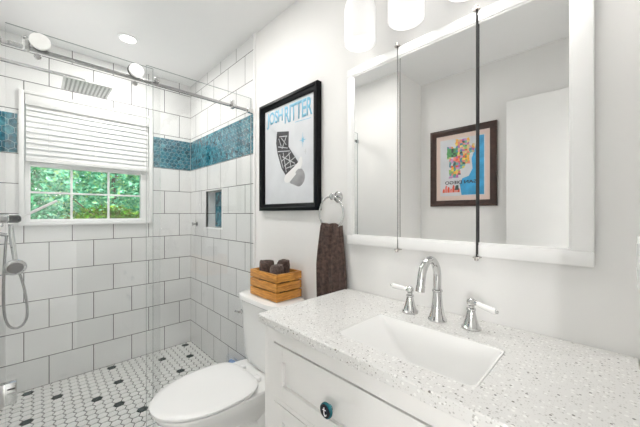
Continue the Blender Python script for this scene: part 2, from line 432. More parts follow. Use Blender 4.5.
# niche edging
b = MB()
for lo, hi in (((NX0 - .008, -.004, NZ0 - .012), (NX1 + .012, .02, NZ0)), ((NX1, -.004, NZ0), (NX1 + .012, .02, NZ1 + .010)), ((NX0 - .008, -.004, NZ1), (NX1, .02, NZ1 + .010)), ((NX0 - .008, -.004, NZ0), (NX0, .02, NZ1))):
    b.box(lo, hi, .002)
struct(b.build('trim_8', M['white']))

# window
b = MB()
cw = .012
b.box((-.10, WY0 - .011, WZ0 - .010), (.018, WY0 + .016, WZ1 + .010), .003)
b.box((-.10, WY1 - .016, WZ0 - .010), (.018, WY1 + .011, WZ1 + .010), .003)
b.box((-.10, WY0 + .016, WZ1 - .012), (.018, WY1 - .016, WZ1 + .010), .003)
b.box((-.10, WY0 + .016, WZ0 - .010), (.022, WY1 - .016, WZ0 + .012), .003)
win = struct(b.build('window_1', M['white']))
GY0, GY1, GZ0, GZ1 = -1.094, -.414, 1.195, 2.02
b = MB()
b.box((-.075, WY0 + .017, WZ0 + .013), (-.030, GY0, WZ1 - .013), .003); b.box((-.075, GY1, WZ0 + .013), (-.030, WY1 - .017, WZ1 - .013), .003)
b.box((-.075, GY0, WZ0 + .013), (-.030, GY1, GZ0), .003); b.box((-.075, GY0, GZ1), (-.030, GY1, WZ1 - .013), .003)
b.box((-.075, GY0, 1.572), (-.030, GY1, 1.615), .003)
b.build('sash', M['white'], win)
b = MB()
for y in (-.872, -.641): b.box((-.066, y - .007, GZ0), (-.040, y + .007, 1.572), .002)
b.box((-.064, GY0, 1.388 - .007), (-.042, GY1, 1.388 + .007), .002)
for y in (-.872, -.641): b.box((-.066, y - .007, 1.615), (-.040, y + .007, GZ1), .002)
b.build('muntin', M['white'], win)
b = MB(); b.box((-.056, GY0, GZ0), (-.050, GY1, 1.572)); b.box((-.056, GY0, 1.615), (-.050, GY1, GZ1)); b.build('pane', M['wglass'], win)

# ================================================================== outside
struct(MB().box((-9, -6, -.6), (-.3, 6, -.5)).build('ground_lawn', M['lawn']))
def tree(name, x, y, h, rad, zc, stops, label, nl=2600, leaf=.085):
    t = thing(name, label, 'tree', (x, y, -.5), 'trees outside the window')
    b = MB(); b.tube([(x, y, -.5), (x + .03, y + .02, zc * .5), (x - .03, y, zc), (x, y + .03, zc + rad * .6)], [.06, .045, .03, .012], 10)
    for k in range(4):
        a = k * 1.6; b.tube([(x, y, zc - .2 + .1 * k), (x + math.cos(a) * rad * .4, y + math.sin(a) * rad * .4, zc + .1 * k), (x + math.cos(a) * rad * .7, y + math.sin(a) * rad * .7, zc + .2 + .1 * k)], [.014, .010, .004], 6)
    b.build('trunk', M['bark'], t)
    b = MB()
    for k in range(nl):
        d = Vector((random.gauss(0, 1), random.gauss(0, 1), random.gauss(0, 1))).normalized() * rad * (random.uniform(.25, 1) ** .5)
        c = Vector((x + d.x, y + d.y, zc + d.z * h))
        a = Vector((random.gauss(0, 1), random.gauss(0, 1), random.gauss(0, .7))).normalized(); n_ = a.cross(Vector((random.gauss(0, 1), random.gauss(0, 1), random.gauss(0, 1)))).normalized()
        L = leaf * random.uniform(.6, 1.3); W = L * .5
        up = a.cross(n_) * L * .12
        vs = [b.bm.verts.new(c + q) for q in (-a * L * .6, n_ * W * .5 + up, a * L * .6, -n_ * W * .5 + up)]
        b.bm.faces.new(vs)
    b.build('foliage', leaf_mat(name + '_leaves', stops), t)
emer = [(.36, (.004, .10, .02)), (.47, (.01, .36, .08)), (.55, (.10, .60, .26)), (.66, (.45, .88, .62))]
mint = [(.34, (.01, .20, .07)), (.45, (.10, .50, .28)), (.54, (.40, .84, .62)), (.66, (.60, .85, .25))]
oliv = [(.30, (.06, .07, .012)), (.45, (.16, .19, .02)), (.56, (.08, .36, .02)), (.70, (.50, .58, .06))]
tree('dark_emerald_tree', -1.9, -1.60, 1.5, .62, 1.45, emer, 'dark emerald tree outside, filling the left window panes', 2600, .075)
tree('pale_mint_tree', -4.6, .10, 1.15, 1.25, 2.10, mint, 'pale mint green tree outside, behind the upper middle pane', 6500, .12)
tree('olive_shrub', -2.1, -.35, .62, .60, .98, oliv, 'olive and yellow green shrub outside, low behind the lower panes', 2800, .065)
tree('tall_green_tree', -7.6, 1.3, 1.3, 1.45, 2.1, [(.3, (.03, .20, .06)), (.5, (.10, .50, .18)), (.6, (.36, .72, .36)), (.72, (.65, .90, .70))], 'tall bright green tree outside, farthest back at the right panes', 4500, .19)
tree('broad_leafy_tree', -7.6, -1.7, 1.3, 1.45, 2.0, [(.3, (.03, .20, .06)), (.5, (.06, .42, .18)), (.6, (.20, .62, .40)), (.72, (.50, .85, .65))], 'broad leafy tree outside, farthest back behind the left panes', 4500, .19)

# ================================================================== window blind
BY0, BY1 = WY0 + .020, WY1 - .020
t = thing('window_blind', 'white horizontal slat blind half lowered over the window', 'blind', (-.005, -.74, 1.60))
MB().box((-.024, BY0, 1.995), (.014, BY1, 2.068), .004).build('valance', M['blind'], t)
b = MB(); z = 1.985; k = 0
while z > 1.635:
    b.box((-.031, BY0 + .004, z - .0014), (.019, BY1 - .004, z + .0014), .0008, 1, rot=Matrix.Rotation(math.radians(62), 3, 'Y')) if False else None
    rot = Matrix.Rotation(math.radians(74), 3, 'Y')
    b.box((-.005 - .0235, BY0 + .004, z - .0014), (-.005 + .0235, BY1 - .004, z + .0014), .0008, 1, rot=rot)
    z -= .0385
b.build('slats', M['blind'], t)
MB().box((-.024, BY0 + .003, 1.600), (.012, BY1 - .003, 1.632), .004).build('bottom_rail', M['blind'], t)
for y in (-1.0, -.74, -.48):
    MB().tube([(.013, y, 1.63), (.013, y, 1.996)], .0012, 6).build('ladder_cord', M['blind'], t)

# ================================================================== ceiling lamps
def downlight(x, y, label, power):
    t = thing('recessed_light', label, 'ceiling light', (x, y, CEIL), 'recessed ceiling lights')
    MB().lathe([(.066, -.0005), (.066, -.005), (.048, -.007), (.046, -.002), (.046, -.0005)], (x, y, CEIL), n=40).build('trim_ring', M['white'], t)
    MB().lathe([(.0455, -.001), (.044, -.004), (0, -.005)], (x, y, CEIL), n=40).build('lens', M['lamp'], t)
    ld = bpy.data.lights.new('downlight_glow', 'AREA'); ld.shape = 'DISK'; ld.size = .09; ld.energy = DOWN_POWER * power; ld.color = (1, .975, .94)
    lo = bpy.data.objects.new('downlight_glow', ld); COL.objects.link(lo); lo.location = (0, 0, -.012); lo.parent = t
downlight(.478, -.605, 'round recessed ceiling light above the shower by the window', 1.0)
downlight(1.50, -.62, 'round recessed ceiling light in front of the toilet', .8)
for y, txt in ((.25, 'added white globe fill lamp, unseen in the hall, near end by the doorway wall'), (-2.30, 'added white globe fill lamp, unseen in the hall, far end from the vanity')):
    t = thing('hall_fill_lamp', txt, 'fill lamp', (3.30, y, 0), 'added fill lamps in the hall')  # added out of view, bounces fill light off the hall through the doorway
    MB().lathe([(.14, .0005), (.14, .015), (.02, .025)], (3.30, y, 0), n=32).build('base', M['nickel'], t)
    MB().tube([(3.30, y, .02), (3.30, y, 1.02)], .011, 12).build('pole', M['nickel'], t)
    MB().ball((3.30, y, 1.15), .14).build('lamp_shade', M['shade'], t)
    ld = bpy.data.lights.new('hall_fill_glow', 'POINT'); ld.shadow_soft_size = .15; ld.energy = HALL_FILL_POWER; ld.color = (1, .985, .965)
    lo = bpy.data.objects.new('hall_fill_glow', ld); COL.objects.link(lo); lo.location = (0, 0, 1.15); lo.parent = t

# ================================================================== vanity light
LX = [2.114, 2.327, 2.540, 2.753]; LY = -.086
t = thing('vanity_light', 'four shade vanity light on the wall above the mirror', 'wall light', (2.4535, .006, 2.22))
MB().box((2.07, -.022, 2.225), (2.797, .0055, 2.295), .006).build('backplate', M['nickel'], t)
for x in LX:
    a = MB().tube([(x, -.02, 2.26), (x, -.045, 2.262), (x, -.07, 2.255), (x, -.084, 2.235), (x, LY, 2.19)], .008, 12)
    a.lathe([(.022, 2.13), (.024, 2.15), (.024, 2.190), (.012, 2.20)], (x, LY, 0), n=24)
    a.build('arm', M['nickel'], t)
    r = .065
    MB().lathe([(r - .006, 1.967), (r - .004, 1.954), (r, 1.956), (r, 2.098), (r - .006, 2.123), (r - .022, 2.139), (.024, 2.143)], (x, LY, 0), n=40).build('lamp_shade', M['shade'], t)
    ld = bpy.data.lights.new('bulb', 'AREA'); ld.shape = 'DISK'; ld.size = .10; ld.energy = BULB_POWER; ld.color = (1, .98, .95); ld.spread = math.radians(130)
    lo = bpy.data.objects.new('bulb', ld); COL.objects.link(lo); lo.location = (x - 2.4535, LY - .006, 1.952 - 2.22); lo.parent = t

# ================================================================== shower enclosure
XF, XRAIL, XD = 1.105, 1.130, 1.155
def pane(mb, x, y0, y1, z0, z1, th=.008):
    mb.box((x - th / 2, y0, z0), (x + th / 2, y1, z1), .001, 1)
    for f in mb.bm.faces:
        if abs(f.normal.x) < .5: pass
    return mb
def glass_panel(name, x, y0, y1, z0, z1, parent):
    th = .008; b = MB()
    b.box((x - th / 2, y0, z0), (x + th / 2, y1, z1))
    bmesh.ops.recalc_face_normals(b.bm, faces=b.bm.faces[:])
    b.bm.normal_update()
    for f in b.bm.faces: f.material_index = 0 if abs(f.normal.x) > .5 else 1
    return b.build(name, [M['glass'], M['edge']], parent)
t = thing('fixed_glass_panel', 'clear fixed glass shower panel set against the tiled side wall', 'shower panel', (XF, -.30, .0855))
glass_panel('pane', XF, -.642, -.003, .0865, 2.035, t)
t = thing('shower_rail', 'chrome rail spanning the shower opening above the glass panels', 'rail', (XRAIL, -.6, 1.955))
MB().box((XRAIL - .006, -1.190, 1.928), (XRAIL + .006, -.002, 1.945), .002).build('bar', M['steel'], t)
for y in (-.155, -.600):
    MB().lathe([(.014, 0), (.014, .012), (.011, .018), (0, .02)], (XRAIL + .007, y, 1.936 + (.018 if y < -.5 else 0)), (1, 0, 0), 20).build('panel_bolt', M['chrome'], t)
MB().box((XRAIL - .009, -.165, 1.918), (XRAIL + .012, -.145, 1.974), .003).build('rail_clamp', M['chrome'], t)
MB().box((XRAIL - .012, -.045, 1.921), (XRAIL + .012, -.003, 1.951), .003).build('wall_bracket', M['chrome'], t)
MB().box((XRAIL - .012, -1.1905, 1.921), (XRAIL + .012, -1.165, 1.951), .003).build('wall_bracket', M['chrome'], t)
s_ = MB().box((XRAIL - .010, -1.105, 1.920), (XRAIL + .012, -1.082, 1.966), .004)
s_.tube([(XRAIL, -1.108, 1.976), (XRAIL, -1.095, 1.984), (XRAIL, -1.080, 1.978), (XRAIL, -1.076, 1.962)], .004, 8)
s_.build('door_stop', M['chrome'], t)
t = thing('sliding_glass_door', 'clear sliding glass shower door hung on two chrome rollers', 'shower door', (XD, -.87, .10))
glass_panel('pane', XD, -1.152, -.6225, .10, 2.003, t)
MB().box((XD - .006, -.6220, .10), (XD + .006, -.588, 1.915), .001, 1).build('seal', M['vinyl'], t)
for y in (-1.052, -.700):
    r = MB().lathe([(.010, -.030), (.010, .0045), (.031, .005), (.034, .008), (.034, .017), (.032, .0195), (0, .020)], (XD, y, 1.962), (1, 0, 0), 36)
    r = r.build('roller', M['satin'], t)
    q = MB().lathe([(.012, -.031), (.030, -.030), (.033, -.027), (.026, -.021), (.033, -.015), (.030, -.012), (.012, -.011)], (XD, y, 1.973), (1, 0, 0), 32)
    q.build('wheel', M['rubber'], r)
    MB().lathe([(.011, .0045), (.012, .010), (.009, .014), (0, .015)], (XD, y - .007, 1.897), (1, 0, 0), 18).build('guard_bolt', M['chrome'], t)
# bracket holding the door edge at the wing wall
t = tag(MB().box((1.115, -1.1915, .455), (1.148, -1.120, .545), .004).build('glass_bracket', M['chrome'], org=(1.13, -1.19, .5)), 'square chrome bracket at the lower left edge of the shower glass', 'bracket')
MB().box((1.1482, -1.147, .500), (1.1495, -1.124, .506), .0005).build('slot', M['steel'], t)
MB().box((1.1482, -1.147, .518), (1.1495, -1.124, .524), .0005).build('slot', M['rubber'], t)

# rain shower head
HX, HY, HZ = .587, -.84, 2.015
t = thing('rain_shower_head', 'square chrome rain shower head on a long arm below the ceiling', 'shower head', (HX, YL, 2.06))
b = MB().tube([(HX, YL + .001, 2.055), (HX, HY - .03, 2.055), (HX, HY - .005, 2.05), (HX, HY, 2.035), (HX, HY, HZ + .01)], .0095, 14)
b.lathe([(.032, .0), (.032, .008), (.012, .012)], (HX, YL + .001, 2.055), (0, 1, 0), 28)
b.build('arm', M['chrome'], t)
hs = .115
hd = MB().box((HX - hs, HY - hs, HZ - .008), (HX + hs, HY + hs, HZ), .003).lathe([(.022, HZ), (.018, HZ + .02), (.012, HZ + .024)], (HX, HY, 0), n=20).build('head', M['satin'], t)
b = MB()
for i in range(11):
    for j in range(11):
        x = HX - hs + .017 + i * .0196; y = HY - hs + .017 + j * .0196
        b.box((x - .0035, y - .0045, HZ - .0105), (x + .0035, y + .0045, HZ - .0082))
b.build('nozzles', M['steel'], hd)

# valve, hand shower and hose
VX = .55
t = thing('shower_valve', 'chrome shower mixer on the left shower wall with a pale lever', 'shower valve', (VX, YL, 1.20))
b = MB().lathe([(.055, 0), (.055, .008), (.030, .012), (.026, .05), (.026, .115), (.022, .120)], (VX, YL + .001, 1.208), (0, 1, 0), 32)
b.box((VX - .014, YL + .075, 1.165), (VX + .014, YL + .10, 1.19), .003)
b.build('body', M['chrome'], t)
MB().lathe([(.021, 0), (.021, .035), (.012, .045), (0, .046)], (VX, YL + .121, 1.206), (0, 1, 0), 28).build('end_cap', M['rubber'], t)
MB().tube([(VX, -1.127, 1.212), (VX, -1.09, 1.237), (VX, -1.03, 1.277), (VX, -.976, 1.312)], [.006, .0075, .008, .007], 12).build('lever', M['plate'], t)
t = thing('hand_shower', 'chrome hand shower with a long looped hose beside the window', 'hand shower', (VX, YL, 1.16))
b = MB().tube([(VX, YL + .001, 1.125), (VX, -1.20, 1.125), (VX, -1.178, 1.118)], .010, 12).lathe([(.024, 0), (.024, .007), (.010, .010)], (VX, YL + .001, 1.125), (0, 1, 0), 24)
b.build('outlet', M['chrome'], t)
# handle drops from the mixer, round head faces the room
pts = [(VX + .012, -1.163, 1.178), (VX + .014, -1.158, 1.10), (VX + .016, -1.150, 1.02), (VX + .018, -1.144, .965)]
b = MB().tube(pts, [.011, .012, .011, .010], 14); b.build('handle', M['chrome'], t)
ax = Vector((.85, .15, -.35)).normalized()
hd = MB().lathe([(.008, -.03), (.022, -.022), (.042, -.004), (.046, .006), (.046, .013), (.040, .016), (.0, .017)], (VX + .02, -1.147, .945), ax, 32).build('head', M['chrome'], t)
MB().lathe([(.033, .0165), (.032, .019), (0, .020)], (VX + .02, -1.147, .945), ax, 28).build('spray_face', M['spray'], hd)
hp = []
for (y, z_) in ((-1.178, 1.118), (-1.183, 1.05), (-1.187, .95), (-1.190, .85), (-1.190, .75), (-1.184, .67), (-1.170, .622), (-1.147, .603), (-1.120, .612), (-1.103, .645), (-1.100, .70), (-1.107, .78), (-1.120, .86), (-1.135, .925)):
    hp.append((VX + .004, y, z_))
# smooth the hose with Catmull-Rom
def smooth(p, n=5):
    P = [Vector(q) for q in p]; out = []
    for i in range(len(P) - 1):
        p0, p1, p2, p3 = P[max(i - 1, 0)], P[i], P[i + 1], P[min(i + 2, len(P) - 1)]
        for k in range(n):
            s = k / n; out.append(.5 * ((2 * p1) + (p2 - p0) * s + (2 * p0 - 5 * p1 + 4 * p2 - p3) * s * s + (3 * p1 - p0 - 3 * p2 + p3) * s ** 3))
    out.append(P[-1]); return out
MB().tube(smooth(hp), .0062, 10).build('hose', M['steel'], t)
# little robe hook next to the niche
t = tag(MB().lathe([(.018, 0), (.018, .006), (.007, .010), (.007, .03), (.015, .036), (.016, .042), (0, .046)], (.155, -.0005, 1.139), (0, -1, 0), 24).build('robe_hook', M['steel'], org=(.155, 0, 1.139)), 'small round chrome robe hook on the tile left of the niche', 'hook')
# floor drain is hidden; blue cleaner bottle behind the toilet
def squircle(cx, cy, rx, ry, z, e=4, n=40):
    out = []
    for i in range(n):
        a = 2 * PI * i / n; c, s = math.cos(a), math.sin(a)
        out.append((cx + rx * math.copysign(abs(c) ** (2 / e), c), cy + ry * math.copysign(abs(s) ** (2 / e), s), z))
    return out

# ================================================================== toilet
TX = 1.515
def egg(z, yf, yb, w, n=56, eb=2.6, ef=2.05):
    """plan outline, rounded front at yf (towards -y), squarer back at yb"""
    cy = yb - (yb - yf) * .42; out = []
    for i in range(n):
        a = 2 * PI * i / n; c, s = math.cos(a), math.sin(a); e = eb if s > 0 else ef
        L = (yb - cy) if s > 0 else (cy - yf)
        out.append((TX + w / 2 * math.copysign(abs(c) ** (2 / e), c), cy + L * math.copysign(abs(s) ** (2 / e), s), z))
    return out
t = thing('toilet', 'white two piece toilet with its lid closed', 'toilet', (TX, -.40, 0))
bowl = MB().loft([egg(.0005, -.50, -.10, .235), egg(.012, -.51, -.09, .245), egg(.05, -.50, -.09, .23), egg(.13, -.49, -.085, .205), egg(.20, -.52, -.08, .215), egg(.27, -.60, -.075, .27),
                  egg(.32, -.67, -.07, .325), egg(.355, -.705, -.065, .352), egg(.375, -.713, -.06, .360), egg(.381, -.706, -.062, .352)], smooth=True)
# trapway bulge on each side
bowl.tube([(TX + .075, -.13, .30), (TX + .09, -.19, .24), (TX + .092, -.27, .16), (TX + .08, -.36, .20), (TX + .07, -.42, .27)], [.03, .048, .05, .045, .03], 14)
bowl.tube([(TX - .075, -.13, .30), (TX - .09, -.19, .24), (TX - .092, -.27, .16), (TX - .08, -.36, .20), (TX - .07, -.42, .27)], [.03, .048, .05, .045, .03], 14)
bowl.build('bowl', M['porc'], t)
MB().loft([egg(.3815, -.712, -.275, .360), egg(.3835, -.719, -.272, .372), egg(.3895, -.719, -.272, .372), egg(.3920, -.712, -.276, .360)]).build('seat', M['seat'], t)
lid = MB().loft([egg(.3965, -.716, -.277, .366, eb=3.4), egg(.4005, -.725, -.272, .382, eb=3.4), egg(.407, -.725, -.272, .382, eb=3.4), egg(.411, -.718, -.277, .372, eb=3.2), egg(.4145, -.69, -.30, .325, eb=2.8), egg(.416, -.60, -.38, .2)]).build('lid', M['seat'], t)
for s in (-1, 1):
    MB().box((TX + s * .075 - .02, -.271, .3815), (TX + s * .075 + .02, -.245, .404), .006, 3).build('hinge', M['seat'], t)
tank = MB().loft([squircle(TX, -.118, .150, .075, .3815, 3), squircle(TX, -.118, .163, .088, .395, 4), squircle(TX, -.118, .170, .094, .44, 5), squircle(TX, -.119, .180, .099, .60, 6), squircle(TX, -.120, .187, .102, .744, 6)]).build('tank', M['porc'], t)
MB().loft([squircle(TX, -.1245, .196, .112, .7445, 5), squircle(TX, -.1245, .203, .118, .750, 4.5), squircle(TX, -.1245, .203, .118, .766, 4.5), squircle(TX, -.1245, .199, .115, .773, 4.5), squircle(TX, -.1245, .188, .106, .7765, 4.5)]).build('tank_lid', M['porc'], t)
lv = MB().lathe([(.013, 0), (.014, .005), (.008, .010), (.007, .020)], (TX - .150, -.2165, .672), (0, -1, 0), 20)
lv.tube([(TX - .150, -.235, .672), (TX - .165, -.238, .671), (TX - .185, -.240, .669)], [.006, .0055, .007], 10)
lv.build('flush_lever', M['chrome'], t)

# crate of rolled wash cloths on the tank lid
CX0, CX1, CY0, CY1, CZ = 1.412, 1.664, -.192, -.022, .7775
t = thing('wooden_crate', 'honey coloured slatted wooden crate standing on the toilet tank', 'crate', ((CX0 + CX1) / 2, (CY0 + CY1) / 2, CZ))
sh = .0425; gap = .0065; th = .011
for k in range(3):
    z0 = CZ + .003 + k * (sh + gap)
    for lo, hi in (((CX0, CY0, z0), (CX1, CY0 + th, z0 + sh)), ((CX0, CY1 - th, z0), (CX1, CY1, z0 + sh)), ((CX0, CY0 + th + .0005, z0), (CX0 + th, CY1 - th - .0005, z0 + sh)), ((CX1 - th, CY0 + th + .0005, z0), (CX1, CY1 - th - .0005, z0 + sh))):
        MB().box(lo, hi, .0015).build('slat', M['wood'], t)
for x in (CX0 + th + .0005, CX1 - th - .0185):
    for y in (CY0 + th + .0005, CY1 - th - .0185):
        MB().box((x, y, CZ), (x + .018, y + .018, CZ + .138), .001).build('corner_post', M['wood'], t)
MB().box((CX0 + th + .001, CY0 + th + .001, CZ + .004), (CX1 - th - .001, CY1 - th - .001, CZ + .012)).build('bottom_board', M['wood'], t)

def roll(cx, cy, zb, zt, r, label, m, tilt=(0, 0)):
    b = MB(); n = 40; rings = []
    H = zt - zb
    for h, k in ((0, .93), (.06, 1), (.3, 1.0), (.6, .99), (.88, 1.0), (.96, .95), (.985, .86)):
        rg = []
        for i in range(n):
            a = 2 * PI * i / n; rr = r * k * (1 + .03 * math.sin(3 * a + cx * 50) + (.05 if i < 3 else 0))
            rg.append((cx + rr * math.cos(a) + tilt[0] * h * H, cy + rr * math.sin(a) + tilt[1] * h * H, zb + h * H + .006 * math.sin(2 * a + cx * 30) * h))
        rings.append(rg)
    b.loft(rings)
    # spiral of the rolled edge
    sp = []
    for i in range(60):
        a = i * .33; rr = r * .84 * (1 - i / 64)
        sp.append((cx + rr * math.cos(a) + tilt[0] * H, cy + rr * math.sin(a) + tilt[1] * H, zt - .004))
    b.tube(sp, .0052, 6)
    o = b.build('rolled_washcloth', m, org=(cx, cy, zb))
    return tag(o, label, 'towel', 'rolled brown washcloths in the crate')
zb = CZ + .0125
roll(1.472, -.122, zb, .964, .042, 'rolled brown washcloth at the left end of the wooden crate', M['towel'], (-.02, .02))
roll(1.592, -.140, zb, .957, .0375, 'rolled brown washcloth at the front of the crate, nearest the camera', M['towel2'], (.03, -.005))
roll(1.560, -.072, zb, .972, .0365, 'rolled brown washcloth at the back of the crate, against the wall', M['towel'], (.04, .0))

# plastic pouch on the floor behind the toilet
PXc, PYc = .945, -.050
t = thing('plastic_pouch', 'clear plastic pouch with blue contents on the floor behind the toilet', 'pouch', (PXc, PYc, 0))
MB().loft([squircle(PXc, PYc, .088, .030, .0005), squircle(PXc, PYc, .093, .036, .010), squircle(PXc + .004, PYc, .094, .034, .10), squircle(PXc - .004, PYc, .090, .018, .170), squircle(PXc, PYc, .086, .006, .190), squircle(PXc, PYc, .085, .002, .198)]).build('pouch', M['blueplastic'], t)
MB().loft([squircle(PXc, PYc, .082, .025, .004), squircle(PXc, PYc, .086, .030, .03), squircle(PXc + .01, PYc, .080, .028, .12), squircle(PXc + .012, PYc, .060, .014, .164)]).build('contents', M['blue'], t)

# ================================================================== vanity
VX0, VX1, VYF = 1.978, XR - .002, -.470
ZC = .878; TH = .030
t = thing('vanity_cabinet', 'white shaker vanity cabinet under the speckled countertop', 'cabinet', ((VX0 + VX1) / 2, -.235, 0))
b = MB(); zt = ZC - TH - .0005
b.box((VX0, VYF, .09), (VX0 + .018, .003, zt), .001)
b.box((VX1 - .018, VYF, .09), (VX1, .003, zt), .001)
b.box((VX0 + .018, VYF + .02, .09), (VX1 - .018, .003, .108)); b.box((VX0 + .018, -.015, .108), (VX1 - .018, .003, zt))
b.box((VX0 + .01, VYF + .05, 0.0005), (VX1, VYF + .065, .0895))
# face frame
b.box((VX0 + .0182, VYF, .09), (VX0 + .055, VYF + .019, zt)); b.box((VX1 - .055, VYF, .09), (VX1 - .0182, VYF + .019, zt))
b.box((VX0 + .0552, VYF, .790), (VX1 - .0552, VYF + .019, zt)); b.box((VX0 + .0552, VYF, .585), (VX1 - .0552, VYF + .019, .60)); b.box((VX0 + .0552, VYF, .09), (VX1 - .0552, VYF + .019, .12))
b.box((2.434, VYF, .12), (2.449, VYF + .019, .585))
b.box((VX0 + .056, VYF + .0195, .12), (VX1 - .056, VYF + .024, .789), mi=1)
b.build('body', [M['cab'], M['dark']], t)
def shaker(name, x0, x1, z0, z1, parent):
    b = MB(); y0, y1 = VYF - .001, VYF + .017; fw = .050
    b.box((x0, y0, z0), (x0 + fw, y1, z1), .0008, 1); b.box((x1 - fw, y0, z0), (x1, y1, z1), .0008, 1)
    b.box((x0 + fw, y0, z1 - fw), (x1 - fw, y1, z1), .0008, 1); b.box((x0 + fw, y0, z0), (x1 - fw, y1, z0 + fw), .0008, 1)
    b.box((x0 + fw - .002, y0 + .012, z0 + fw - .002), (x1 - fw + .002, y1 - .001, z1 - fw + .002))
    return b.build(name, M['cab'], parent)
def knob(x, z, parent):
    y = VYF - .001
    k = MB().lathe([(.010, 0), (.011, .004), (.017, .008), (.021, .013), (.0215, .017), (.0205, .0205), (.0185, .0215)], (x, y, z), (0, -1, 0), 32).build('knob', M['tealglass'], parent)
    part_label(k, 'teal glass knob with a navy face and a white letter')
    MB().lathe([(.0183, .0216), (.0175, .0230), (0, .0238)], (x, y, z), (0, -1, 0), 32).build('knob_face', M['navy'], k)
    yy = y - .0246
    e = MB().tube(smooth([(x - .001, yy, z + .011), (x - .001, yy, z + .002), (x - .0005, yy, z - .006), (x + .0025, yy, z - .010), (x + .006, yy, z - .0085), (x + .0075, yy, z - .0055)]), .0014, 8)
    e.tube([(x - .0055, yy, z + .0045), (x + .0055, yy, z + .0055)], .0012, 8)
    e.build('letter', M['plate'], k)
d1 = shaker('drawer', 2.033, 2.854, .6015, .7845, t); knob(2.306, .688, d1); knob(2.605, .688, d1)
d3 = shaker('door', 2.033, 2.4315, .123, .582, t); knob(2.40, .50, d3)
d4 = shaker('door', 2.4515, 2.854, .123, .582, t); knob(2.485, .50, d4)

# countertop with a rectangular cut-out
SX0, SX1, SY0, SY1 = 2.284, 2.664, -.417, -.190
CYF = -.497; CX0_ = 1.973
def rrect(x0, x1, y0, y1, r, z, n=6):
    out = []
    for cx, cy, a0 in ((x1 - r, y1 - r, 0), (x0 + r, y1 - r, PI / 2), (x0 + r, y0 + r, PI), (x1 - r, y0 + r, 1.5 * PI)):
        for i in range(n + 1):
            a = a0 + PI / 2 * i / n; out.append((cx + r * math.cos(a), cy + r * math.sin(a), z))
    return out
b = MB()
def ringmatch(n=6):
    return [rrect(SX0, SX1, SY0, SY1, .014, 0, n), rrect(CX0_, VX1, CYF, .0045, .004, 0, n)]
inn, out = ringmatch(); SO = .0055; inn = rrect(SX0 - SO, SX1 + SO, SY0 - SO, SY1 + SO, .016, 0)
z0, z1 = ZC - TH, ZC
def at(r, z): return [(p[0], p[1], z) for p in r]
def inset(z, d): return rrect(CX0_ + d, VX1 - d, CYF + d, .0045 - d, .004, z)
b.loft([at(inn, z1 - .002), rrect(SX0 - .0065, SX1 + .0065, SY0 - .0065, SY1 + .0065, .017, z1), inset(z1, .003), inset(z1 - .003, 0), inset(z0 + .002, 0), inset(z0, .002), at(inn, z0), at(inn, z1 - .002)], False, False, smooth=False)
bmesh.ops.remove_doubles(b.bm, verts=b.bm.verts[:], dist=1e-6)
tag(b.build('countertop', M['quartz'], org=((VX0 + VX1) / 2, -.25, z0)), 'speckled pale quartz countertop with a rectangular sink cut-out', 'countertop')
# undermount sink
sk = thing('undermount_sink', 'white rectangular basin set under the countertop cut-out', 'sink', ((SX0 + SX1) / 2, -.30, z0 - .13))
b = MB()
zr = z0 - .0006
zt_ = z1 - .0012
rings = [rrect(SX0 - .004, SX1 + .004, SY0 - .004, SY1 + .004, .016, zt_ - .002), rrect(SX0 - .0035, SX1 + .0035, SY0 - .0035, SY1 + .0035, .016, zt_), rrect(SX0, SX1, SY0, SY1, .016, zt_), rrect(SX0 + .002, SX1 - .002, SY0 + .002, SY1 - .002, .016, zt_ - .003)]
rings += [rrect(SX0 + .070, SX1 - .03, SY0 + .010, SY1 - .010, .02, zr - .060), rrect(SX0 + .115, SX1 - .055, SY0 + .02, SY1 - .018, .03, zr - .098), rrect(SX0 + .15, SX1 - .09, SY0 + .05, SY1 - .045, .03, zr - .105)]
b.loft(rings, False, True)
rings2 = [rrect(SX0 - .004, SX1 + .004, SY0 - .004, SY1 + .004, .016, zt_ - .002), rrect(SX0 - .004, SX1 + .004, SY0 - .004, SY1 + .004, .016, zr), rrect(SX0 - .02, SX1 + .02, SY0 - .02, SY1 + .02, .02, zr), rrect(SX0 - .02, SX1 + .02, SY0 - .02, SY1 + .02, .02, zr - .012), rrect(SX0 + .03, SX1 - .01, SY0 - .008, SY1 + .008, .02, zr - .07), rrect(SX0 + .10, SX1 - .05, SY0 + .015, SY1 - .012, .03, zr - .125)]
b.loft(rings2, False, True)
bs = b.build('basin', M['porc'], sk)
dc = ((SX0 + .15 + SX1 - .09) / 2, (SY0 + SY1) / 2)
MB().lathe([(.022, .0), (.022, .003), (.016, .0045), (0, .003)], (dc[0], dc[1], zr - .1048), n=28).build('drain', M['chrome'], sk)

# faucet : spout and two lever handles
t = thing('faucet', 'chrome widespread gooseneck faucet with white lever handles behind the sink', 'faucet', (2.452, -.10, ZC))
bx, by = 2.452, -.102
sp = MB().lathe([(.030, .0005), (.030, .006), (.027, .010), (.0255, .014), (.021, .03), (.0165, .055), (.0145, .08), (.0140, .095), (.0165, .097), (.0165, .102), (.0130, .104)], (bx, by, ZC), n=32)
arc = [(bx, by, ZC + .10), (bx, by, ZC + .125), (bx, by, ZC + .150)]
for k in range(1, 13):
    a = PI * k / 13 * 1.06; arc.append((bx - .006 * k / 13, by - .052 + .052 * math.cos(a), ZC + .150 + .058 * math.sin(a)))
e = Vector(arc[-1]); dr_ = (Vector(arc[-1]) - Vector(arc[-2])).normalized()
arc += [tuple(e + dr_ * .012), tuple(e + dr_ * .03)]
sp.tube(arc, [.0125] * (len(arc) - 2) + [.0125, .0125], 18)
sp.tube([e + dr_ * .022, e + dr_ * .040], .0138, 18)
sp.build('spout', M['chrome'], t)
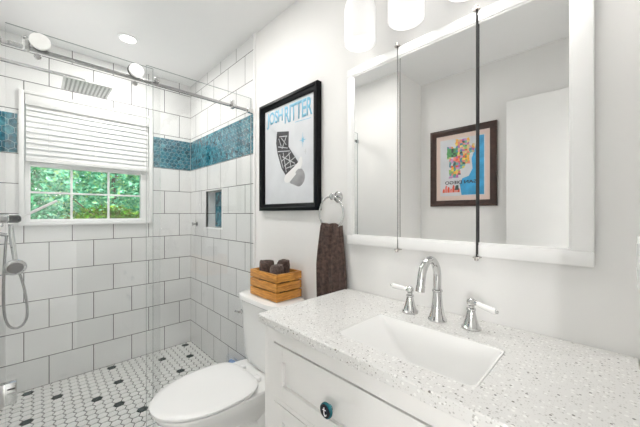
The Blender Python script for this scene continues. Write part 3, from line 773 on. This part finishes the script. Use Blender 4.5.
for x, sgn, droop in ((2.350, -1, .004), (2.556, 1, -.012)):
    h = MB().lathe([(.0285, .0005), (.0285, .006), (.024, .010), (.0225, .013), (.017, .030), (.013, .048), (.0115, .056), (.0135, .058), (.0135, .063), (.009, .066), (.009, .072)], (x, -.097, ZC), n=32)
    h.ball((x, -.097, ZC + .082), .0135)
    h = h.build('handle', M['chrome'], t)
    z_ = ZC + .082
    MB().tube([(x + sgn * .011, -.097, z_), (x + sgn * .016, -.097, z_)], [.0075, .0075], 14).build('collar', M['chrome'], h)
    lv = MB().tube([(x + sgn * .0165, -.098, z_), (x + sgn * .022, -.099, z_ + droop * .2), (x + sgn * .045, -.101, z_ + droop * .6), (x + sgn * .066, -.103, z_ + droop), (x + sgn * .068, -.103, z_ + droop)], [.006, .0075, .0085, .0092, .008], 16).build('lever', M['porc'], h)
    part_label(lv, 'white porcelain lever')
    MB().ball((x + sgn * .0715, -.103, z_ + droop * 1.05), .0055).build('lever_tip', M['chrome'], h)

# toilet paper holder on the vanity side
t = tag(MB().lathe([(.018, 0), (.018, .006), (.009, .010), (.008, .035), (.012, .038), (.012, .046), (0, .048)], (VX0 + .0008, -.425, .655), (-1, 0, 0), 24).tube([(VX0 - .040, -.425, .655), (VX0 - .042, -.40, .652), (VX0 - .042, -.30, .652)], .006, 10).build('paper_holder', M['chrome'], org=(VX0, -.40, .655)), 'chrome toilet paper holder on the side of the vanity', 'holder')

# ================================================================== mirror cabinet
MX0, MX1, MZ0, MZ1 = 1.990, 2.831, 1.094, 1.908
YM = -.022
t = thing('mirror_cabinet', 'white framed three door mirror cabinet above the sink', 'mirror', ((MX0 + MX1) / 2, .006, MZ0))
MB().box((MX0 + .004, -.004, MZ0 + .004), (MX1 - .004, .0055, MZ1 - .004)).build('backing', M['dark'], t)
edges = [(MX0, 2.2555, .030, .0), (2.2570, 2.5465, .0, .0), (2.5530, MX1, .0, .044)]
ft, fb = .036, .040
for x0, x1, fl, fr in edges:
    b = MB(); y0, y1 = YM, -.0045
    def prof(lo, hi): b.box(lo, hi, .0025)
    prof((x0, y0, MZ1 - ft), (x1, y1, MZ1)); prof((x0, y0, MZ0), (x1, y1, MZ0 + fb))
    if fl: prof((x0, y0, MZ0 + fb), (x0 + fl, y1, MZ1 - ft))
    if fr: prof((x1 - fr, y0, MZ0 + fb), (x1, y1, MZ1 - ft))
    b.box((x0 + .001, -.0076, MZ0 + fb - .002), (x1 - .001, y1, MZ1 - ft + .002))
    # inner lip
    lx0 = x0 + fl; lx1 = x1 - fr; lz0 = MZ0 + fb; lz1 = MZ1 - ft; lw = .006
    b.box((lx0, y0 + .004, lz0), (lx1, y1, lz0 + lw), .0015); b.box((lx0, y0 + .004, lz1 - lw), (lx1, y1, lz1), .0015)
    if fl: b.box((lx0, y0 + .004, lz0 + lw), (lx0 + lw, y1, lz1 - lw), .0015); lx0 += lw
    if fr: b.box((lx1 - lw, y0 + .004, lz0 + lw), (lx1, y1, lz1 - lw), .0015); lx1 -= lw
    d = b.build('door', M['white'], t)
    MB().box((lx0, -.0135, lz0 + lw), (lx1, -.0080, lz1 - lw)).build('mirror_glass', M['mirror'], d)
for x in (2.2562, 2.5497):
    for z_, s in ((MZ1, 1), (MZ0, -1)):
        b = MB().box((x - .010, YM - .010, z_ + (.0005 if s > 0 else -.0055)), (x + .010, -.006, z_ + (.0055 if s > 0 else -.0005)), .001)
        b.lathe([(.006, 0), (.006, .009), (0, .010)], (x, YM - .006, z_ + s * .004), (0, 0, s), 14)
        b.build('hinge', M['nickel'], t)
    MB().tube([(x, YM - .002, MZ0 - .0), (x, YM - .002, MZ1)], .0010 if x < 2.4 else .0024, 6).build('gap_shade_rod', M['rubber'], t)  # black strip stands in for the shade in the gap between doors

# ================================================================== framed concert poster
PX0, PX1, PZ0, PZ1 = 1.244, 1.792, 1.253, 1.930
YP = -.028
t = thing('framed_poster', 'black framed concert poster with blue lettering above the toilet', 'picture', ((PX0 + PX1) / 2, .006, PZ0))
def frame(parent, x0, x1, z0, z1, ya, yb, fw, m, sgn):
    """mitred moulding; ya = wall side, yb = front"""
    b = MB()
    def ring(d, y): return [(x0 + d, y, z0 + d), (x1 - d, y, z0 + d), (x1 - d, y, z1 - d), (x0 + d, y, z1 - d)]
    f = yb - ya
    b.loft([ring(0, ya), ring(0, yb - f * .12), ring(fw * .12, yb), ring(fw * .40, yb), ring(fw * .55, yb - f * .22), ring(fw * .85, yb - f * .30), ring(fw, yb - f * .45), ring(fw, ya), ring(0, ya)], False, False, smooth=False)
    bmesh.ops.remove_doubles(b.bm, verts=b.bm.verts[:], dist=1e-6)
    return b.build('frame', m, parent)
frame(t, PX0, PX1, PZ0, PZ1, .005, YP, .042, M['black'], -1)
ix0, ix1, iz0, iz1 = PX0 + .0422, PX1 - .0422, PZ0 + .0422, PZ1 - .0422
art = MB().box((ix0, -.006, iz0), (ix1, .004, iz1)).build('print', M['paper'], t)
ya = -.0062
LW = ix1 - .016 - (ix0 + .022)
text_mesh('JOSH', 'lettering', ix0 + .022, ix0 + .022 + LW * .385, 1.772, 1.872, ya, -1, M['skyblue'], art, space=.95)
text_mesh('RITTER', 'lettering', ix0 + .022 + LW * .43, ix1 - .016, 1.772, 1.872, ya, -1, M['skyblue'], art, space=.95)
def chaikin(p, n=2):
    for _ in range(n):
        q = []
        for i in range(len(p)):
            a, b = p[i], p[(i + 1) % len(p)]; q += [(a[0] * .75 + b[0] * .25, a[1] * .75 + b[1] * .25), (a[0] * .25 + b[0] * .75, a[1] * .25 + b[1] * .75)]
        p = q
    return p
def poly(name, pts, m, y=ya, th=.0006, mi=0):
    pts = [(p[0] - .012, p[1] + .004) for p in pts]
    if name in ('hand', 'shadow', 'thumb'): pts = chaikin(pts)
    return MB().prism(pts, 1, y - th, y).build(name, m, art)
# clothed forearm with a lattice pattern and a hand
sl = [(1.428, 1.735), (1.544, 1.715), (1.540, 1.625), (1.572, 1.588), (1.632, 1.520), (1.512, 1.462), (1.474, 1.505), (1.432, 1.600), (1.418, 1.665)]
poly('sleeve', sl, M['ink'])
b = MB(); y0 = ya - .0013
lat = [((1.450, 1.700), (1.530, 1.690)), ((1.446, 1.690), (1.470, 1.640)), ((1.470, 1.690), (1.520, 1.640)), ((1.520, 1.688), (1.478, 1.622)), ((1.440, 1.640), (1.535, 1.618)), ((1.436, 1.612), (1.555, 1.598)),
       ((1.455, 1.592), (1.490, 1.505)), ((1.490, 1.598), (1.520, 1.478)), ((1.480, 1.575), (1.600, 1.520)), ((1.470, 1.545), (1.565, 1.590)), ((1.500, 1.515), (1.600, 1.555)), ((1.520, 1.500), (1.610, 1.512)), ((1.545, 1.590), (1.565, 1.495))]
for p, q in lat:
    p = Vector(p) + Vector((-.012, .004)); q = Vector(q) + Vector((-.012, .004)); d = (q - p).normalized(); n_ = Vector((-d.y, d.x)) * .0026
    b.prism([tuple(p + n_), tuple(q + n_), tuple(q - n_), tuple(p - n_)], 1, y0, y0 + .0006)
b.build('lattice', M['lightink'], art)
poly('hand', [(1.512, 1.462), (1.632, 1.520), (1.640, 1.548), (1.660, 1.552), (1.668, 1.520), (1.655, 1.492), (1.625, 1.468), (1.585, 1.440), (1.545, 1.412), (1.510, 1.415), (1.497, 1.435)], M['whitepaper'], ya - .0001, .0009)
poly('shadow', [(1.545, 1.412), (1.585, 1.440), (1.625, 1.468), (1.655, 1.492), (1.690, 1.448), (1.678, 1.405), (1.640, 1.380), (1.590, 1.398)], M['greyink'], ya, .0005)
poly('thumb', [(1.600, 1.468), (1.640, 1.490), (1.652, 1.470), (1.620, 1.450)], M['greyink'], ya - .0011, .0005)
sx, sz = 1.668, 1.642; st = []
for i in range(16):
    a = i * PI / 8; r = (.038, .008, .020, .008)[i % 4]; st.append((sx + r * math.sin(a) * .8, sz + r * math.cos(a) * 1.1))
poly('star', st, M['skyblue'])
st = [(1.690 + (.014, .004)[i % 2] * math.sin(i * PI / 4), 1.575 + (.016, .004)[i % 2] * math.cos(i * PI / 4)) for i in range(8)]
poly('star', st, M['lightink'])
poly('pale_line', [(1.60, 1.757), (1.735, 1.752), (1.735, 1.749), (1.60, 1.754)], M['skyblue'])

# framed map on the opposite wall, seen in the mirror
QX0, QX1, QZ0, QZ1 = 1.676, 2.220, 1.300, 1.985
t = thing('framed_map', 'brown framed colourful city map print, seen reflected in the mirror', 'picture', ((QX0 + QX1) / 2, YO, QZ0))
frame(t, QX0, QX1, QZ0, QZ1, YO + .001, YO + .024, .052, M['espresso'], 1)
MB().box((QX0 + .0523, YO + .002, QZ0 + .0523), (QX1 - .0523, YO + .008, QZ1 - .0523)).build('matboard', M['matboard'], t)
ax0, ax1, az0, az1 = QX0 + .088, QX1 - .088, QZ0 + .092, QZ1 - .092
art = MB().box((ax0, YO + .0082, az0), (ax1, YO + .0092, az1)).build('print', M['paper'], t)
def mpoly(name, pts, m, lvl=0): return MB().prism(pts, 1, YO + .0093 + lvl * .0007, YO + .0099 + lvl * .0007).build(name, m, art)
W_ = ax1 - ax0; H_ = az1 - az0
def uv(u, v): return (ax0 + u * W_, az0 + v * H_)     # u: 0 right end as seen directly, 1 the ocean side
ocean = [uv(.98, .01), uv(.50, .01), uv(.46, .20), uv(.52, .30), uv(.66, .33), uv(.74, .45), uv(.72, .62), uv(.80, .80), uv(.84, .99), uv(.98, .99)]
mpoly('sea', ocean, mat('sea_blue_ink', (.05, .34, .62), .5, noise=.25, scale=14))
cols = [(.75, .12, .06), (.85, .42, .06), (.85, .66, .12), (.10, .32, .12), (.30, .50, .18), (.45, .14, .40), (.08, .28, .34), (.80, .25, .22), (.55, .30, .55), (.16, .45, .36), (.70, .50, .25), (.05, .08, .07)]
cm = [mat('map_ink', c, .5, noise=.2, scale=60) for c in cols]
b = MB(); rng = random.Random(3); nu, nv = 12, 18
gp = {(i, j): uv(.16 + .62 * (i + rng.uniform(-.3, .3)) / nu, .32 + .66 * (j + rng.uniform(-.3, .3)) / nv) for i in range(nu + 1) for j in range(nv + 1)}
for i in range(nu):
    for j in range(nv):
        cu, cv = (i + .5) / nu, (j + .5) / nv
        if cv < .5 and (cu < .12 or cu > .35 + cv * 1.3): continue
        if cv > .85 and (cu < .3 or cu > .8): continue
        if .35 < cv < .60 and cu > .86: continue
        if rng.random() < .04: continue
        mi = rng.randrange(len(cols))
        if .58 < cv < .8 and cu < .35: mi = 3 if rng.random() < .7 else 11
        q = [gp[i, j], gp[i + 1, j], gp[i + 1, j + 1], gp[i, j + 1]]
        b.prism(q, 1, YO + .0104, YO + .0110, mi)
b.build('districts', cm, art)
text_mesh('SAN', 'lettering', ax0 + .56 * W_, ax0 + .82 * W_, az0 + .205 * H_, az0 + .262 * H_, YO + .0112, 1, M['ink'], art)
text_mesh('DIEGO', 'lettering', ax0 + .12 * W_, ax0 + .51 * W_, az0 + .205 * H_, az0 + .262 * H_, YO + .0112, 1, M['ink'], art)
b = MB()
for k in range(7):
    u = .06 + k * .058; h = .03 + .03 * ((k * 5) % 3)
    b.prism([uv(u, .06), uv(u + .05, .06), uv(u + .05, .06 + h + .03), uv(u + .02, .06 + h + .045), uv(u, .06 + h)], 1, YO + .0104, YO + .0110, k % 2)
b.build('skyline', [cm[0], cm[7]], art)
mpoly('hill', [uv(.34, .10), uv(.44, .10), uv(.43, .19), uv(.37, .18)], cm[11], 2)

# ================================================================== towel ring and towel
RX, RZ, RR = 1.899, 1.238, .080
t = thing('towel_ring', 'chrome towel ring on the wall left of the mirror', 'towel ring', (RX, .006, 1.315))
MB().lathe([(.028, 0), (.028, .005), (.022, .010), (.012, .014), (.010, .03), (.016, .040), (.017, .048), (.010, .054), (0, .056)], (1.911, .0055, 1.318), (0, -1, 0), 32).build('post', M['chrome'], t)
b = MB(); n = 64
pts = [Vector((RX + RR * math.sin(2 * PI * i / n), -.036, RZ + RR * math.cos(2 * PI * i / n))) for i in range(n)]
rings = []
for i, p in enumerate(pts):
    rad = Vector((math.sin(2 * PI * i / n), 0, math.cos(2 * PI * i / n)))
    rings.append([p + rad * .0045 * math.cos(2 * PI * k / 10) + Vector((0, 1, 0)) * .0045 * math.sin(2 * PI * k / 10) for k in range(10)])
rings.append(rings[0]); b.loft(rings, False, False); bmesh.ops.remove_doubles(b.bm, verts=b.bm.verts[:], dist=1e-7)
b.build('ring', M['chrome'], t)
def cloth(zs, x0f, x1f, yc, thick, seed, b):
    n = 72; rings = []
    for z_ in zs:
        q = (zs[0] - z_) / (zs[0] - zs[-1])
        x0 = x0f(q); x1 = x1f(q); cx = (x0 + x1) / 2; hw = (x1 - x0) / 2; rg = []
        ty = thick * (.75 + .25 * min(1, q * 3)); 
        if q < .02: ty *= .55
        for i in range(n):
            a = 2 * PI * i / n; c, s = math.cos(a), math.sin(a)
            x = cx + hw * math.copysign(abs(c) ** .75, c)
            u = (x - x0) / (2 * hw)
            wv = .010 * math.sin(u * 14 + seed + q * 1.4) * (.6 + q * .4) + .005 * math.sin(u * 29 + seed * 2 - q * 2.2)
            y = yc + ty * math.copysign(abs(s) ** .6, s) - wv * (1 if s < 0 else .4)
            rg.append((x, y, z_ + .003 * math.sin(u * 9 + seed)))
        rings.append(rg)
    b.loft(rings)
b = MB()
zs = [1.187, 1.182, 1.172, 1.155, 1.13, 1.09, 1.04, .98, .92, .86, .80, .765, .757, .752]
cloth(zs, lambda q: 1.850 - .026 * min(1, q * 2.2), lambda q: 1.946 + .010 * min(1, q * 2), -.041, .026, 1.0, b)
zs2 = [1.180, 1.16, 1.12, 1.06, 1.0, .94, .88, .82, .79, .783, .779]
cloth(zs2, lambda q: 1.890, lambda q: 1.956 + .028 * min(1, q * 1.6), -.020, .012, 3.0, b)
tag(b.build('hand_towel', M['towel'], org=(RX, -.04, .752)), 'dark brown hand towel hanging from the chrome towel ring', 'towel')

# ================================================================== outlet on the right wall
t = thing('wall_outlet', 'white wall outlet plate at the far right edge above the counter', 'outlet', (XR, -.10, 1.124))
MB().box((XR - .007, -.138, 1.064), (XR - .0005, -.062, 1.184), .002).build('plate', M['plate'], t)
for z_ in (1.096, 1.152):
    MB().box((XR - .0095, -.118, z_ - .017), (XR - .0072, -.082, z_ + .017), .001).build('socket', M['plate'], t)
